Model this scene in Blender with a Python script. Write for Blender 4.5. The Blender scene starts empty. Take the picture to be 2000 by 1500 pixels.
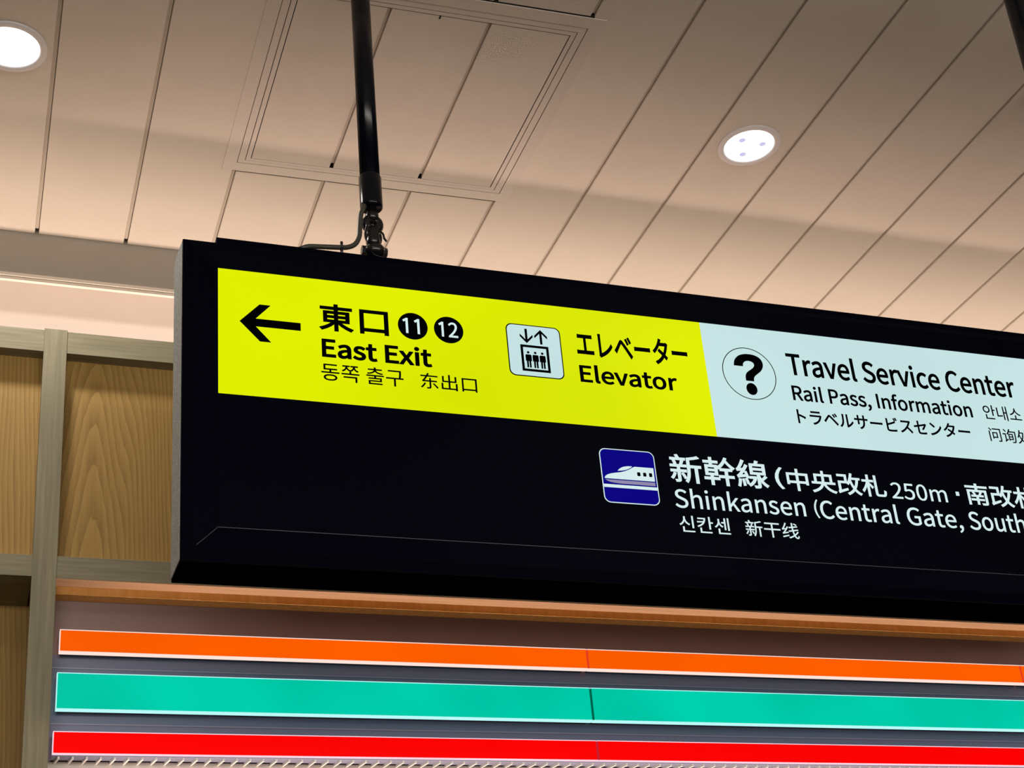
import bpy, bmesh, math, random
from mathutils import Vector, Matrix
random.seed(7)
SC = bpy.context.scene
COL = SC.collection

# ---------------------------------------------------------------- camera
cam_d = bpy.data.cameras.new('camera')
cam = bpy.data.objects.new('camera', cam_d)
COL.objects.link(cam)
# rows: camera right, camera down, viewing direction, in world axes (x along the sign, y towards the wall)
R_RIGHT = Vector((0.9474086, -0.3109540, -0.0756607))
R_DOWN = Vector((0.0656045, 0.4201096, -0.9050989))
R_FWD = Vector((0.3132299, 0.8525347, 0.4184154))
m = Matrix.Identity(4)
for i in range(3):
    m[i][0] = R_RIGHT[i]; m[i][1] = -R_DOWN[i]; m[i][2] = -R_FWD[i]
m[0][3], m[1][3], m[2][3] = 0.0, 0.0, 1.6
cam.matrix_world = m
cam_d.sensor_fit = 'HORIZONTAL'
cam_d.sensor_width = 36.0
cam_d.lens = 36.0 * 2958.5 / 2000.0
cam_d.shift_x = (1000 - 946.5) / 2000.0
cam_d.shift_y = (976.5 - 750) / 2000.0
cam_d.clip_start = 0.05
cam_d.clip_end = 200
SC.camera = cam

# ---------------------------------------------------------------- exposure, world, large lights
SC.view_settings.view_transform = 'Standard'
SC.view_settings.look = 'None'
SC.view_settings.gamma = 1.0
SC.view_settings.exposure = 0.0
SC.view_settings.use_curve_mapping = False

world = bpy.data.worlds.new('concourse_air')
SC.world = world
world.use_nodes = True
bg = world.node_tree.nodes['Background']
bg.inputs[0].default_value = (1.0, 0.88, 0.76, 1)
bg.inputs[1].default_value = 0.035

def area(name, loc, size, size_y, power, color, rot=(0, 0, 0), spread=180):
    l = bpy.data.lights.new(name, 'AREA')
    l.shape = 'RECTANGLE'; l.size = size; l.size_y = size_y
    l.energy = power; l.color = color; l.spread = math.radians(spread)
    o = bpy.data.objects.new(name, l); COL.objects.link(o)
    o.location = loc; o.rotation_euler = rot
    return o
# strip light lying along the top of the wooden wall unit, aimed up and towards the room
area('cove_light', (2.0, 4.595, 4.06), 14.0, 0.08, 50.0, (1.0, 0.80, 0.65), (math.radians(180 - 7), 0, 0), 150)
# shop and gate lighting further down the wall, under the picture
area('shopfront_light', (4.3, 4.035, 2.30), 8.0, 0.03, 8.0, (1.0, 0.74, 0.60), (math.radians(180), 0, 0), 46)
# unseen fill light added behind the viewer to brighten the wooden wall
area('wall_fill_light', (1.5, -3.0, 3.2), 9.0, 0.6, 125.0, (1.0, 0.93, 0.82), (math.radians(78), 0, 0), 120)

# glyph outlines: advance, then closed loops as running offsets in 1/1000 em
GLYPHS = {
 '(':(338,'239,-196 56,25 -71,150 -42,163 -14,169 14,168 42,162 71,151 -56,26 -79,-155 -50,-167 -18,-185 18,-186 50,-167'),
 ',':(278,'75,-190 78,50 50,71 18,88 -9,58 -27,36 -41,13 -34,-8 -25,-22 -10,-34 9,-34 25,-22 33,-8 11,1 -13,-56 -34,-45 -53,-34'),
 '0':(555,'278,-13 77,15 63,46 48,76 30,107 10,138 -10,137 -30,105 -48,75 -63,45 -77,15 -77,-15 -64,-45 -47,-75 -30,-105 -10,-137 10,-138 30,-107 47,-76 64,-46|278,61 -46,11 -39,35 -30,61 -18,86 -7,115 7,114 18,86 30,59 39,35 46,11 46,-11 39,-35 30,-59 18,-86 7,-114 -7,-115 -18,-86 -30,-61 -39,-35'),
 '1':(555,'235,0 92,0 0,733 -72,0 -165,-98 38,-72 107,52'),
 '2':(555,'44,0 461,0 0,79 -203,0 -120,-7 96,96 80,94 60,91 39,89 13,89 -10,72 -28,60 -44,45 -59,28 -73,10 -84,-13 -70,-37 -62,-57 53,-52 44,44 51,30 57,11 49,-7 38,-20 27,-31 16,-40 5,-47 -13,-78 -39,-85 -66,-93 -95,-103 -123,-114'),
 '5':(555,'262,-13 72,11 66,31 53,52 36,69 13,88 -11,87 -32,65 -48,46 -61,27 -69,9 -59,-8 -51,-21 19,212 276,0 0,78 -356,0 -24,-342 49,-31 39,24 39,14 44,5 51,-7 42,-22 32,-34 20,-46 7,-58 -8,-59 -22,-48 -34,-36 -42,-22 -50,-8 -75,12 -59,29 -46,40 -46,-60 58,-47 76,-36'),
 '?':(474,'178,221 81,0 10,84 39,69 51,64 43,67 19,79 -9,61 -24,49 -39,37 -52,23 -63,8 -75,-12 -64,-33 -52,-47 52,-48 38,34 43,22 48,8 60,-15 36,-38 12,-55 -18,-66 -43,-61 -49,-63 -37,-74|221,-13 34,9 24,24 9,36 -9,37 -24,24 -34,9 -33,-9 -23,-24 -9,-37 9,-36 23,-24'),
 'C':(638,'377,-13 88,12 74,36 63,57 -51,59 -49,-45 -56,-28 -65,-10 -77,14 -64,39 -47,62 -30,84 -10,102 11,101 31,82 48,62 64,38 77,13 58,-9 50,-24 42,-36 50,60 -51,44 -68,33 -82,13 -105,-17 -90,-49 -69,-78 -45,-105 -16,-131 16,-131 44,-105 68,-78 88,-48'),
 'E':(589,'101,0 433,0 0,79 -341,0 0,267 278,0 0,79 -278,0 0,230 330,0 0,78 -422,0'),
 'G':(689,'389,-13 92,11 76,30 58,44 0,308 -241,0 0,-77 156,0 0,-192 -36,-23 -45,-15 -51,-5 -86,14 -68,39 -50,62 -31,84 -10,102 11,101 32,82 51,62 68,38 82,13 65,-9 52,-25 41,-35 50,60 -51,43 -69,33 -91,14 -109,-17 -93,-49 -72,-78 -46,-105 -16,-131 16,-131 45,-105 70,-78 91,-48'),
 'I':(293,'101,0 92,0 0,733 -92,0'),
 'P':(633,'101,0 92,0 0,292 121,0 90,9 75,26 56,44 36,64 13,83 -13,84 -36,61 -58,40 -76,23 -91,7 -209,0|193,367 0,291 105,0 70,-4 54,-14 39,-26 23,-40 8,-56 -7,-56 -23,-43 -37,-29 -54,-17 -69,-6'),
 'R':(635,'193,385 0,273 123,0 63,-4 49,-14 36,-25 23,-37 7,-50 -7,-52 -23,-40 -36,-28 -49,-17 -63,-6|503,0 104,0 -186,321 55,20 46,30 34,41 22,53 8,63 -12,80 -35,58 -55,39 -70,21 -84,7 -229,0 0,-733 92,0 0,311 132,0'),
 'S':(596,'304,-13 85,10 69,30 51,45 33,57 11,66 -8,59 -21,46 -32,37 -42,30 -48,24 -104,45 -57,27 -46,37 -19,59 17,56 48,37 72,13 64,-8 55,-24 48,-36 48,59 -59,47 -73,31 -83,12 -75,-9 -64,-27 -49,-41 -32,-53 -11,-64 9,-58 24,-46 34,-36 40,-28 42,-20 105,-46 63,-31 44,-39 16,-61 -7,-40 -19,-33 -32,-25 -43,-15 -53,-6 -75,11 -68,32 -59,48 -55,-64 71,-57 86,-38'),
 'T':(599,'253,0 93,0 0,655 222,0 0,78 -537,0 0,-78 222,0'),
 'V':(575,'235,0 107,0 233,733 -94,0 -118,-397 -34,-121 -37,-121 -4,0 -71,242 -119,397 -97,0'),
 'a':(563,'217,-13 65,11 60,28 55,39 3,0 8,-65 75,0 0,334 -7,75 -21,62 -36,46 -53,30 -71,10 -83,-11 -73,-27 -57,-33 35,-63 47,28 55,21 61,9 46,-8 32,-20 20,-31 11,-37 3,-41 -123,-20 -94,-29 -65,-39 -39,-51 -12,-64 8,-54 21,-43 34,-31 44,-19|243,61 -49,9 -34,27 -13,50 8,39 26,33 46,27 69,22 96,15 0,-151 -51,-39 -48,-24'),
 'c':(510,'306,-13 64,8 59,24 53,36 -40,62 -37,-27 -43,-20 -48,-7 -56,10 -46,27 -36,44 -22,57 -8,70 8,70 24,58 36,43 47,28 56,10 40,-6 36,-16 32,-25 46,60 -42,32 -52,23 -64,9 -81,-12 -71,-37 -57,-58 -38,-80 -14,-99 13,-99 35,-79 54,-58 70,-36'),
 'e':(554,'312,-13 68,7 59,20 51,28 -32,61 -42,-23 -44,-15 -50,-5 -58,9 -48,24 -38,40 -25,53 -11,64 366,0 4,52 -9,86 -27,71 -45,53 -60,33 -76,12 -73,-13 -66,-37 -54,-59 -37,-79 -13,-98 13,-98 37,-79 56,-59 71,-36|141,315 13,59 24,47 34,35 40,21 45,7 47,-7 37,-21 28,-34 17,-47 6,-60'),
 'f':(325,'33,469 74,0 0,-469 91,0 0,469 115,0 0,74 -115,0 0,86 8,59 26,36 43,12 30,-4 31,-11 20,71 -42,12 -49,5 -58,-8 -44,-23 -31,-37 -19,-50 -6,-61 0,-87 -74,-5'),
 'h':(607,'92,0 92,0 0,394 50,46 47,28 51,9 38,-5 29,-17 20,-28 12,-41 4,-54 0,-332 91,0 0,344 -6,75 -20,60 -32,43 -47,26 -61,9 -68,-12 -60,-33 -52,-46 4,112 0,218 -92,0'),
 'i':(275,'92,0 92,0 0,543 -92,0|138,655 32,8 21,21 8,32 -8,31 -21,20 -32,8 -32,-8 -20,-20 -8,-31 8,-32 20,-21'),
 'k':(552,'92,0 90,0 0,143 102,119 159,-262 99,0 -205,324 181,219 -102,0 -230,-286 -4,0 0,539 -90,0'),
 'l':(284,'188,-13 31,2 22,6 -13,70 -19,-2 -13,4 -9,12 -3,23 0,694 -92,0 0,-688 10,-66 31,-41'),
 'm':(926,'92,0 92,0 0,394 48,46 45,28 43,9 37,-5 28,-17 20,-28 12,-41 4,-54 0,-332 91,0 0,394 49,46 45,28 43,9 37,-5 28,-17 20,-28 12,-41 4,-54 0,-332 91,0 0,344 -6,75 -20,60 -32,43 -46,26 -60,9 -64,-13 -59,-37 -57,-54 -30,55 -49,36 -71,13 -62,-13 -56,-33 -51,-47 -2,0 -9,79 -75,0'),
 'n':(610,'92,0 92,0 0,394 50,46 47,28 51,9 38,-5 29,-17 20,-28 12,-41 4,-54 0,-332 91,0 0,344 -6,75 -20,60 -32,43 -47,26 -61,9 -69,-13 -60,-33 -53,-47 -2,0 -9,79 -75,0'),
 'o':(606,'303,-13 77,12 69,36 55,58 37,79 13,99 -13,99 -37,80 -55,58 -69,37 -77,12 -77,-12 -69,-37 -55,-58 -37,-80 -13,-99 13,-99 37,-79 55,-58 69,-36|303,63 -52,10 -44,27 -33,44 -21,57 -7,70 7,70 21,58 33,43 44,28 52,10 53,-10 43,-28 33,-43 22,-58 7,-70 -7,-70 -22,-57 -33,-44 -43,-27'),
 'r':(388,'92,0 92,0 0,349 41,74 48,40 47,12 28,-2 25,-7 17,79 -26,9 -32,3 -58,-14 -53,-39 -43,-60 -2,0 -9,99 -75,0'),
 's':(468,'234,-13 70,8 55,23 40,35 24,44 8,51 -10,54 -25,40 -38,30 -44,22 -48,19 -57,23 -43,29 -17,42 11,40 33,28 57,11 45,-6 40,-18 38,-24 44,57 -47,31 -57,22 -64,9 -65,-8 -52,-21 -38,-34 -24,-42 -8,-49 9,-49 25,-38 36,-29 42,-23 46,-18 59,-24 46,-33 19,-46 -12,-43 -35,-30 -60,-12 -60,8 -52,23 -49,34 -44,-61 58,-39 69,-26'),
 't':(377,'262,-13 52,6 49,14 -18,69 -30,-10 -32,-5 -50,12 -26,36 -8,56 0,304 148,0 0,74 -148,0 0,153 -76,0 -10,-153 -86,-5 0,-69 81,0 0,-301 5,-61 16,-50 29,-38 44,-24'),
 'u':(607,'251,-13 68,12 58,34 53,52 3,0 7,-85 76,0 0,543 -91,0 0,-385 -49,-52 -47,-30 -51,-10 -38,5 -29,17 -20,28 -11,40 -4,54 0,333 -92,0 0,-344 6,-75 20,-60 33,-42 46,-26'),
 'v':(521,'209,0 107,0 192,543 -90,0 -103,-309 -50,-160 -5,0 -50,160 -102,309 -95,0'),
 'x':(498,'15,0 96,0 73,127 55,97 5,0 59,-97 80,-127 100,0 -179,274 165,269 -95,0 -67,-119 -48,-91 -5,0 -53,91 -73,119 -99,0 165,-260'),
 'エ':(1000,'84,131 0,-91 88,4 661,0 39,0 44,-4 0,91 -83,-6 -294,0 0,460 240,0 85,-4 0,88 -85,-6 -550,0 -84,6 0,-88 84,4 225,0 0,-460 -282,0'),
 'サ':(1000,'67,578 0,-87 100,3 108,0 0,-161 -4,-91 88,0 -4,91 0,161 285,0 0,-41 -11,-146 -33,-108 -54,-79 -77,-58 -98,-45 67,-63 118,66 82,79 51,97 27,118 8,145 0,35 110,0 92,-2 0,84 -35,-3 -57,-2 -110,0 0,125 2,52 3,30 -90,0 3,-30 2,-52 0,-125 -285,0 0,128 2,46 3,27 -89,0 4,-73 0,-128 -108,0 -62,3'),
 'ス':(1000,'800,669 -51,39 -31,-6 -44,-2 -386,0 -101,6 0,-91 101,5 390,0 -39,-92 -59,-98 -68,-88 -117,-114 -140,-104 -155,-79 64,-67 143,80 131,100 116,112 102,-98 95,-103 78,-96 70,60 -81,93 -103,106 -108,100 67,97 57,102 44,94'),
 'セ':(1000,'886,575 -59,46 -23,-10 -30,-8 -387,-78 0,156 2,46 5,46 -95,0 5,-46 2,-46 0,-171 -246,-43 15,-83 231,48 0,-303 5,-53 19,-42 38,-29 64,-17 94,-6 171,5 143,15 4,86 -150,-22 -162,-7 -61,3 -42,9 -26,17 -12,26 -4,36 0,298 378,76 -43,-73 -62,-86 -73,-79 70,-42 78,94 71,103 56,94'),
 'タ':(1000,'536,785 -91,29 -15,-42 -17,-37 -66,-107 -106,-123 -149,-118 67,-52 104,83 89,90 72,92 338,0 -30,-89 -46,-96 -60,-92 -107,72 -104,63 -54,-55 103,-68 109,-76 -103,-94 -129,-83 -155,-64 72,-62 154,72 126,86 101,96 109,-91 59,69 -114,88 68,106 53,106 35,99 11,28 13,26 -66,40 -29,-8 -37,-2 -271,0 21,36'),
 'ト':(1000,'337,88 -2,-61 -5,-57 97,0 -5,60 -1,58 -1,330 127,-44 140,-57 126,-60 34,85 -128,57 -153,59 -146,49 0,163 7,104 -98,0 6,-53 2,-51'),
 'ビ':(1000,'728,784 -53,-23 43,-68 38,-71 54,25 -39,70|838,824 -53,-23 44,-67 39,-71 54,25 -39,68|279,750 -93,0 5,-40 1,-41 0,-550 14,-67 41,-41 65,-22 73,-8 87,-2 181,6 165,15 0,91 -102,-18 -123,-11 -117,-3 -73,2 -59,6 -40,12 -23,22 -7,40 0,220 209,60 200,70 94,39 -35,80 -43,-24 -45,-21 -185,-67 -195,-55 0,226'),
 'ベ':(1000,'691,678 -57,-24 50,-78 43,-83 59,27 -47,83|819,729 -56,-26 51,-76 45,-82 58,28 -48,83|53,263 75,-76 57,77 177,224 30,28 28,3 34,-24 91,-94 102,-112 223,-261 69,73 -244,262 -102,107 -103,103 -39,30 -34,12 -33,-3 -31,-18 -32,-31 -104,-126 -93,-107'),
 'ラ':(1000,'231,745 0,-83 90,3 392,0 92,-3 0,83 -43,-4 -48,-1 -393,0 -47,1|878,481 -57,36 -23,-6 -32,-2 -527,0 -98,6 0,-84 98,3 531,0 -25,-75 -40,-76 -54,-70 -97,-81 -120,-62 -135,-40 62,-71 126,44 121,67 111,98 64,88 48,97 34,99'),
 'ル':(1000,'524,21 53,-44 13,11 21,12 121,71 119,95 101,111 -47,68 -89,-105 -104,-84 -99,-57 0,577 4,74 -92,0 3,-26 2,-48 0,-599|66,26 75,-50 77,78 61,93 40,103 20,130 9,158 2,137 5,72 -92,0 5,-33 2,-40 -2,-133 -8,-149 -20,-120 -40,-94 -58,-83'),
 'レ':(1000,'222,32 58,-50 23,12 19,6 144,49 132,61 119,73 103,82 87,92 -45,70 -86,-93 -105,-83 -117,-71 -121,-56 -118,-38 0,567 7,91 -99,0 6,-43 3,-48 0,-572 -2,-26'),
 'ン':(1000,'227,733 -57,-61 133,-104 116,-105 63,63 -122,107|141,63 53,-82 153,40 131,54 109,61 139,107 113,122 84,127 -48,85 -78,-129 -114,-128 -142,-111 -107,-58 -133,-52'),
 'ー':(1000,'102,433 0,-98 139,5 549,0 107,-5 0,98 -43,-3 -65,-2 -548,0'),
 '东':(1000,'257,261 -50,-94 -64,-85 -72,-72 34,-23 30,-25 72,79 69,96 56,104|666,231 79,-86 74,-91 54,-80 67,37 -56,79 -76,89 -80,83|77,707 0,-71 243,0 -56,-95 -39,-59 -28,-39 -24,-27 -23,-13 16,-40 11,-37 36,10 73,4 221,0 0,-316 -4,-14 -15,-4 -128,0 17,-38 12,-40 92,3 61,12 24,17 13,26 4,37 0,317 291,0 0,73 -291,0 0,147 -76,0 0,-147 -238,0 72,106 70,117 506,0 0,71 -468,0 51,106 -80,33 -30,-70 -33,-69'),
 '中':(1000,'458,840 0,-179 -362,0 0,-475 75,0 0,62 287,0 0,-327 79,0 0,327 288,0 0,-57 77,0 0,470 -365,0 0,179|171,322 0,266 287,0 0,-266|825,322 -288,0 0,266 288,0'),
 '出':(1000,'104,341 0,-362 710,0 0,-57 81,0 0,419 -81,0 0,-287 -275,0 0,350 316,0 0,346 -81,0 0,-273 -235,0 0,362 -82,0 0,-362 -229,0 0,272 -78,0 0,-345 307,0 0,-350 -270,0 0,287'),
 '南':(1000,'317,460 36,-62 24,-59 63,22 -26,58 -38,60|458,840 0,-100 -398,0 0,-71 398,0 0,-106 -344,0 0,-642 76,0 0,573 622,0 0,-486 -2,-13 -7,-6 -14,-3 -54,-1 -88,2 16,-33 10,-34 104,2 68,10 26,15 13,24 4,37 0,555 -347,0 0,106 400,0 0,71 -400,0 0,100|622,481 -31,-71 -38,-72 -287,0 0,-61 195,0 0,-101 -216,0 0,-63 216,0 0,-174 72,0 0,174 225,0 0,63 -225,0 0,101 207,0 0,61 -122,0 35,59 34,64'),
 '口':(1000,'127,735 0,-790 78,0 0,85 591,0 0,-81 80,0 0,786|205,107 0,553 591,0 0,-553'),
 '处':(1000,'426,612 -24,-133 -34,-116 -44,-101 -38,75 -33,88 -28,103 27,84|220,836 -38,-191 -57,-169 -73,-129 33,-20 28,-22 38,58 34,67 29,-90 33,-79 37,-67 -72,-90 -83,-71 -95,-56 33,-27 29,-31 88,54 78,69 70,85 78,-74 85,-50 93,-32 97,-16 102,-4 147,0 13,40 18,38 -174,-1 -92,4 -89,15 -85,29 -80,47 -72,69 61,134 46,158 30,186 -49,14 -15,-3 -176,0 29,136|615,838 0,-736 80,0 0,418 100,-124 76,-111 66,41 -96,130 -120,138 -26,-15 0,259'),
 '央':(1000,'457,840 0,-139 -295,0 0,-331 -110,0 0,-73 373,0 -34,-73 -52,-69 -73,-64 -98,-57 -125,-50 24,-32 18,-33 138,57 107,65 80,74 55,79 37,84 53,-103 68,-87 83,-72 100,-55 117,-39 23,35 26,33 -112,32 -96,48 -80,62 -65,76 -49,89 379,0 0,73 -103,0 0,331 -313,0 0,139|237,370 0,258 220,0 0,-108 -3,-75 -9,-75|768,370 -245,0 8,74 2,75 0,109 235,0'),
 '干':(1000,'54,434 0,-78 401,0 0,-435 83,0 0,435 409,0 0,78 -409,0 0,258 363,0 0,77 -796,0 0,-77 350,0 0,-258'),
 '幹':(1000,'154,387 224,0 0,-80 -224,0|154,521 224,0 0,-77 -224,0|701,857 -65,-127 -88,-113 -100,-85 0,50 -145,0 0,78 175,0 0,67 -175,0 0,112 -72,0 0,-112 -179,0 0,-67 179,0 0,-78 -144,0 0,-335 144,0 0,-78 -190,0 0,-68 190,0 0,-180 72,0 0,180 184,0 0,68 -184,0 0,78 145,0 0,267 39,-47 80,66 73,83 65,97 68,-93 76,-84 76,-66 23,28 26,24 -86,67 -84,88 -67,95 28,64|487,249 0,-69 188,0 0,-260 74,0 0,260 184,0 0,69 -184,0 0,164 139,0 0,70 -359,0 0,-70 146,0 0,-164'),
 '改':(1000,'602,585 206,0 -25,-124 -33,-112 -44,-98 -44,99 -36,108 -28,116|76,770 0,-74 281,0 0,-212 -268,0 0,-381 -5,-30 -11,-17 -15,-10 18,-38 12,-40 37,22 99,43 215,84 -9,71 -265,-95 0,317 264,0 -5,-6 58,-54 37,56 34,63 30,-104 37,-96 42,-88 -67,-78 -81,-65 -98,-54 25,-33 20,-35 95,55 81,65 69,75 60,-74 69,-62 80,-50 24,33 29,30 -83,49 -72,63 -62,77 58,118 45,135 32,155 66,0 0,70 -326,0 24,85 20,87 -74,13 -39,-160 -55,-147 -71,-120 0,357'),
 '新':(1000,'360,213 46,-83 36,-79 53,32 -35,76 -49,81|135,235 -24,-61 -32,-57 -38,-49 53,-38 39,55 35,65 28,70|553,744 0,-344 -2,-84 -6,-88 -16,-90 -27,-85 -42,-78 31,-21 27,-25 46,85 31,95 18,100 8,99 2,92 0,32 152,0 0,-507 73,0 0,507 110,0 0,70 -335,0 0,192 160,31 144,42 -61,55 -88,-30 -110,-26|214,827 24,-45 20,-47 -197,0 0,-63 442,0 0,63 -167,0 -25,55 -29,54|377,667 -24,-80 -30,-80 -277,0 0,-64 205,0 0,-104 -201,0 0,-66 201,0 0,-255 -2,-10 -10,-3 -77,0 14,-32 8,-32 63,2 43,10 18,14 9,20 3,30 0,256 187,0 0,66 -187,0 0,104 199,0 0,64 -128,0 28,70 28,75|126,651 26,-74 13,-70 65,18 -15,68 -28,72'),
 '札':(1000,'537,831 0,-751 4,-54 12,-38 22,-24 36,-13 50,-4 172,0 49,7 33,23 22,42 13,62 7,86 -35,13 -32,21 -8,-115 -18,-57 -35,-15 -161,0 -35,5 -17,19 -4,41 0,752|238,839 0,-217 -186,0 0,-72 174,0 -54,-142 -71,-133 -78,-106 23,-34 19,-37 62,87 59,108 52,120 0,-493 74,0 0,506 66,-86 51,-73 49,64 -78,90 -88,94 0,35 177,0 0,72 -177,0 0,217'),
 '東':(1000,'153,590 0,-368 243,0 -104,-90 -123,-77 -128,-56 28,-30 24,-33 130,65 127,87 109,103 0,-271 77,0 0,274 111,-104 129,-90 133,-66 25,34 28,31 -130,56 -125,77 -107,90 259,0 0,368 -323,0 0,84 404,0 0,71 -404,0 0,94 -77,0 0,-94 -393,0 0,-71 393,0 0,-84|226,379 233,0 0,-97 -233,0|536,379 246,0 0,-97 -246,0|226,530 233,0 0,-95 -233,0|536,530 246,0 0,-95 -246,0'),
 '線':(1000,'523,530 314,0 0,-89 -314,0|523,674 314,0 0,-87 -314,0|182,189 15,-112 7,-104 59,11 -9,103 -16,111|84,197 -19,-126 -30,-111 59,-22 29,115 22,133|275,208 28,-85 19,-80 55,18 -21,78 -29,84|885,345 -52,-58 -61,-57 -27,57 -21,60 0,34 185,0 0,353 -227,0 42,89 -83,18 -15,-52 -19,-55 -154,0 0,-353 200,0 0,-378 -3,-12 -14,-3 -102,0 14,-34 8,-35 81,2 53,10 21,15 10,24 3,33 0,189 53,-92 64,-77 74,-59 23,31 26,28 -61,40 -55,53 -48,64 71,57 70,63|416,298 0,-63 131,0 -47,-91 -64,-73 -74,-51 23,-25 20,-27 59,40 54,52 47,63 38,76 28,86 -44,15 -12,-2|66,240 56,16 192,31 11,-58 61,18 -22,101 -35,112 -58,-14 30,-100 -144,-19 80,100 75,110 68,115 -65,38 -36,-68 -39,-66 -103,-9 80,127 70,139 -70,29 -46,-107 -48,-91 -34,-54 -28,-38 -26,-17 24,-69 36,9 103,15 -50,-70 -33,-42 -40,-45 -34,-22'),
 '线':(1000,'54,54 16,-72 328,98 -11,64 -181,-51|704,780 79,-44 66,-47 44,47 -66,45 -79,41|72,423 40,11 120,18 -61,-84 -41,-51 -41,-45 -35,-21 24,-69 67,22 239,51 0,63 -199,-36 113,148 103,162 -63,38 -63,-111 -127,-13 59,92 54,101 48,105 -70,33 -48,-119 -51,-101 -36,-61 -30,-42 -27,-20|887,349 -45,-61 -53,-57 -61,-53 -22,87 -18,102 255,48 -12,66 -252,-47 -13,132 249,38 -12,66 -241,-36 -4,208 -74,0 7,-219 -158,-23 12,-68 150,23 13,-134 -195,-36 12,-68 192,36 21,-118 28,-102 -89,-53 -96,-44 -100,-36 27,-31 20,-31 92,36 88,43 83,49 45,-77 56,-49 65,-17 55,13 33,45 18,87 -29,16 -27,24 -7,-69 -13,-34 -22,-9 -42,13 -37,39 -33,62 75,64 66,69 56,76'),
 '询':(1000,'114,775 76,-78 61,-75 54,50 -62,72 -77,75|42,527 0,-73 141,0 0,-343 -8,-40 -20,-29 -20,-18 22,-30 17,-34 48,44 163,125 -25,63 -104,-76 0,411|506,840 -51,-125 -66,-115 -77,-94 34,-23 31,-26 59,75 56,89 374,0 -15,-336 -20,-193 -27,-82 -17,-13 -24,-3 -55,1 -83,4 16,-36 8,-37 80,-2 63,2 31,6 25,12 23,23 32,94 21,212 16,377 1,40 -412,0 29,64 25,66|672,292 0,-108 -173,0 0,108|672,353 -173,0 0,107 173,0|430,523 0,-462 69,0 0,61 240,0 0,401'),
 '问':(1000,'93,615 0,-695 74,0 0,695|104,791 81,-87 68,-81 57,42 -69,78 -83,84|355,784 0,-71 477,0 0,-688 -2,-13 -7,-7 -14,-3 -52,-1 -85,2 15,-38 10,-38 102,2 66,12 25,17 13,26 4,41 0,759|322,536 0,-433 69,0 0,65 282,0 0,368|391,468 209,0 0,-232 -209,0'),
 '구':(920,'50,380 0,-69 365,0 0,-390 83,0 0,390 369,0 0,69 -132,0 18,119 6,101 1,89 0,79 -608,0 0,-67 526,0 0,-12 -1,-89 -7,-101 -20,-119'),
 '내':(920,'531,807 0,-838 78,0 0,421 127,0 0,-468 80,0 0,905 -80,0 0,-368 -127,0 0,348|94,229 0,-73 57,0 100,2 107,9 118,18 -10,73 -152,-22 -137,-7 0,489 -83,0'),
 '동':(920,'458,249 -106,-7 -86,-20 -64,-34 -40,-45 -14,-57 14,-57 40,-45 64,-34 86,-20 106,-7 106,7 86,20 64,34 39,45 14,57 -14,57 -39,45 -64,34 -86,20|458,184 121,-12 78,-33 27,-53 -10,-34 -29,-28 -47,-20 -62,-12 -78,-4 -78,4 -63,12 -46,20 -29,28 -10,34 27,53 77,33|153,785 0,-300 265,0 0,-104 -368,0 0,-67 818,0 0,67 -369,0 0,104 273,0 0,67 -537,0 0,167 531,0 0,66'),
 '센':(920,'733,827 0,-679 79,0 0,679|556,809 0,-210 -140,0 0,-69 140,0 0,-356 79,0 0,635|222,231 0,-289 617,0 0,68 -534,0 0,221|237,763 0,-133 -8,-66 -24,-66 -38,-62 -51,-53 -64,-42 46,-63 78,53 60,72 42,84 39,-76 57,-63 74,-47 46,64 -62,36 -49,48 -36,56 -22,61 -8,64 0,133'),
 '소':(920,'415,328 0,-220 -365,0 0,-68 820,0 0,68 -373,0 0,220|412,766 0,-69 -19,-87 -51,-79 -75,-67 -89,-49 -96,-29 36,-69 83,25 79,39 72,51 60,63 44,73 45,-73 60,-63 72,-51 79,-39 83,-25 36,69 -96,29 -90,49 -75,67 -52,79 -19,87 0,69'),
 '신':(920,'708,826 0,-663 83,0 0,663|210,224 0,-282 609,0 0,68 -526,0 0,214|285,776 0,-91 -10,-83 -30,-77 -48,-69 -62,-56 -76,-41 44,-66 96,57 77,82 52,101 53,-95 75,-75 95,-53 43,66 -75,38 -62,53 -47,65 -30,73 -11,80 0,91'),
 '안':(920,'302,763 -76,-11 -65,-30 -51,-47 -32,-62 -12,-73 12,-73 32,-62 51,-47 65,-30 76,-11 76,11 65,30 51,47 32,62 12,73 -12,73 -32,62 -51,47 -65,30|302,691 50,-7 43,-21 34,-31 21,-42 8,-50 -8,-49 -21,-42 -34,-32 -43,-20 -50,-7 -50,7 -42,20 -33,32 -22,42 -8,49 8,50 22,42 33,31 42,21|669,827 0,-666 83,0 0,322 133,0 0,69 -133,0 0,275|189,229 0,-287 603,0 0,68 -521,0 0,219'),
 '쪽':(920,'139,216 0,-67 542,0 0,-227 83,0 0,294|476,794 0,-68 114,0 0,-15 -16,-57 -44,-56 -72,-46 -72,47 -45,57 -16,55 0,15 115,0 0,68 -338,0 0,-68 141,0 0,-20 -20,-65 -57,-64 -90,-48 36,-61 79,38 58,53 39,62 38,-56 56,-49 76,-36 75,34 57,48 38,56 38,-62 59,-52 79,-36 36,61 -90,45 -57,63 -20,69 0,20 140,0 0,68|417,470 0,-91 -367,0 0,-67 819,0 0,67 -370,0 0,91'),
 '출':(920,'151,-4 0,-64 638,0 0,64 -557,0 0,85 530,0 0,198 -263,0 0,83 367,0 0,63 -815,0 0,-63 366,0 0,-83 -268,0 0,-62 532,0 0,-77 -530,0|134,748 0,-64 277,0 -23,-49 -47,-41 -68,-31 -83,-22 -96,-12 24,-63 143,24 118,48 79,72 79,-72 118,-48 143,-24 25,63 -96,12 -84,22 -68,31 -47,41 -23,49 279,0 0,64 -285,0 0,84 -82,0 0,-84'),
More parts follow.
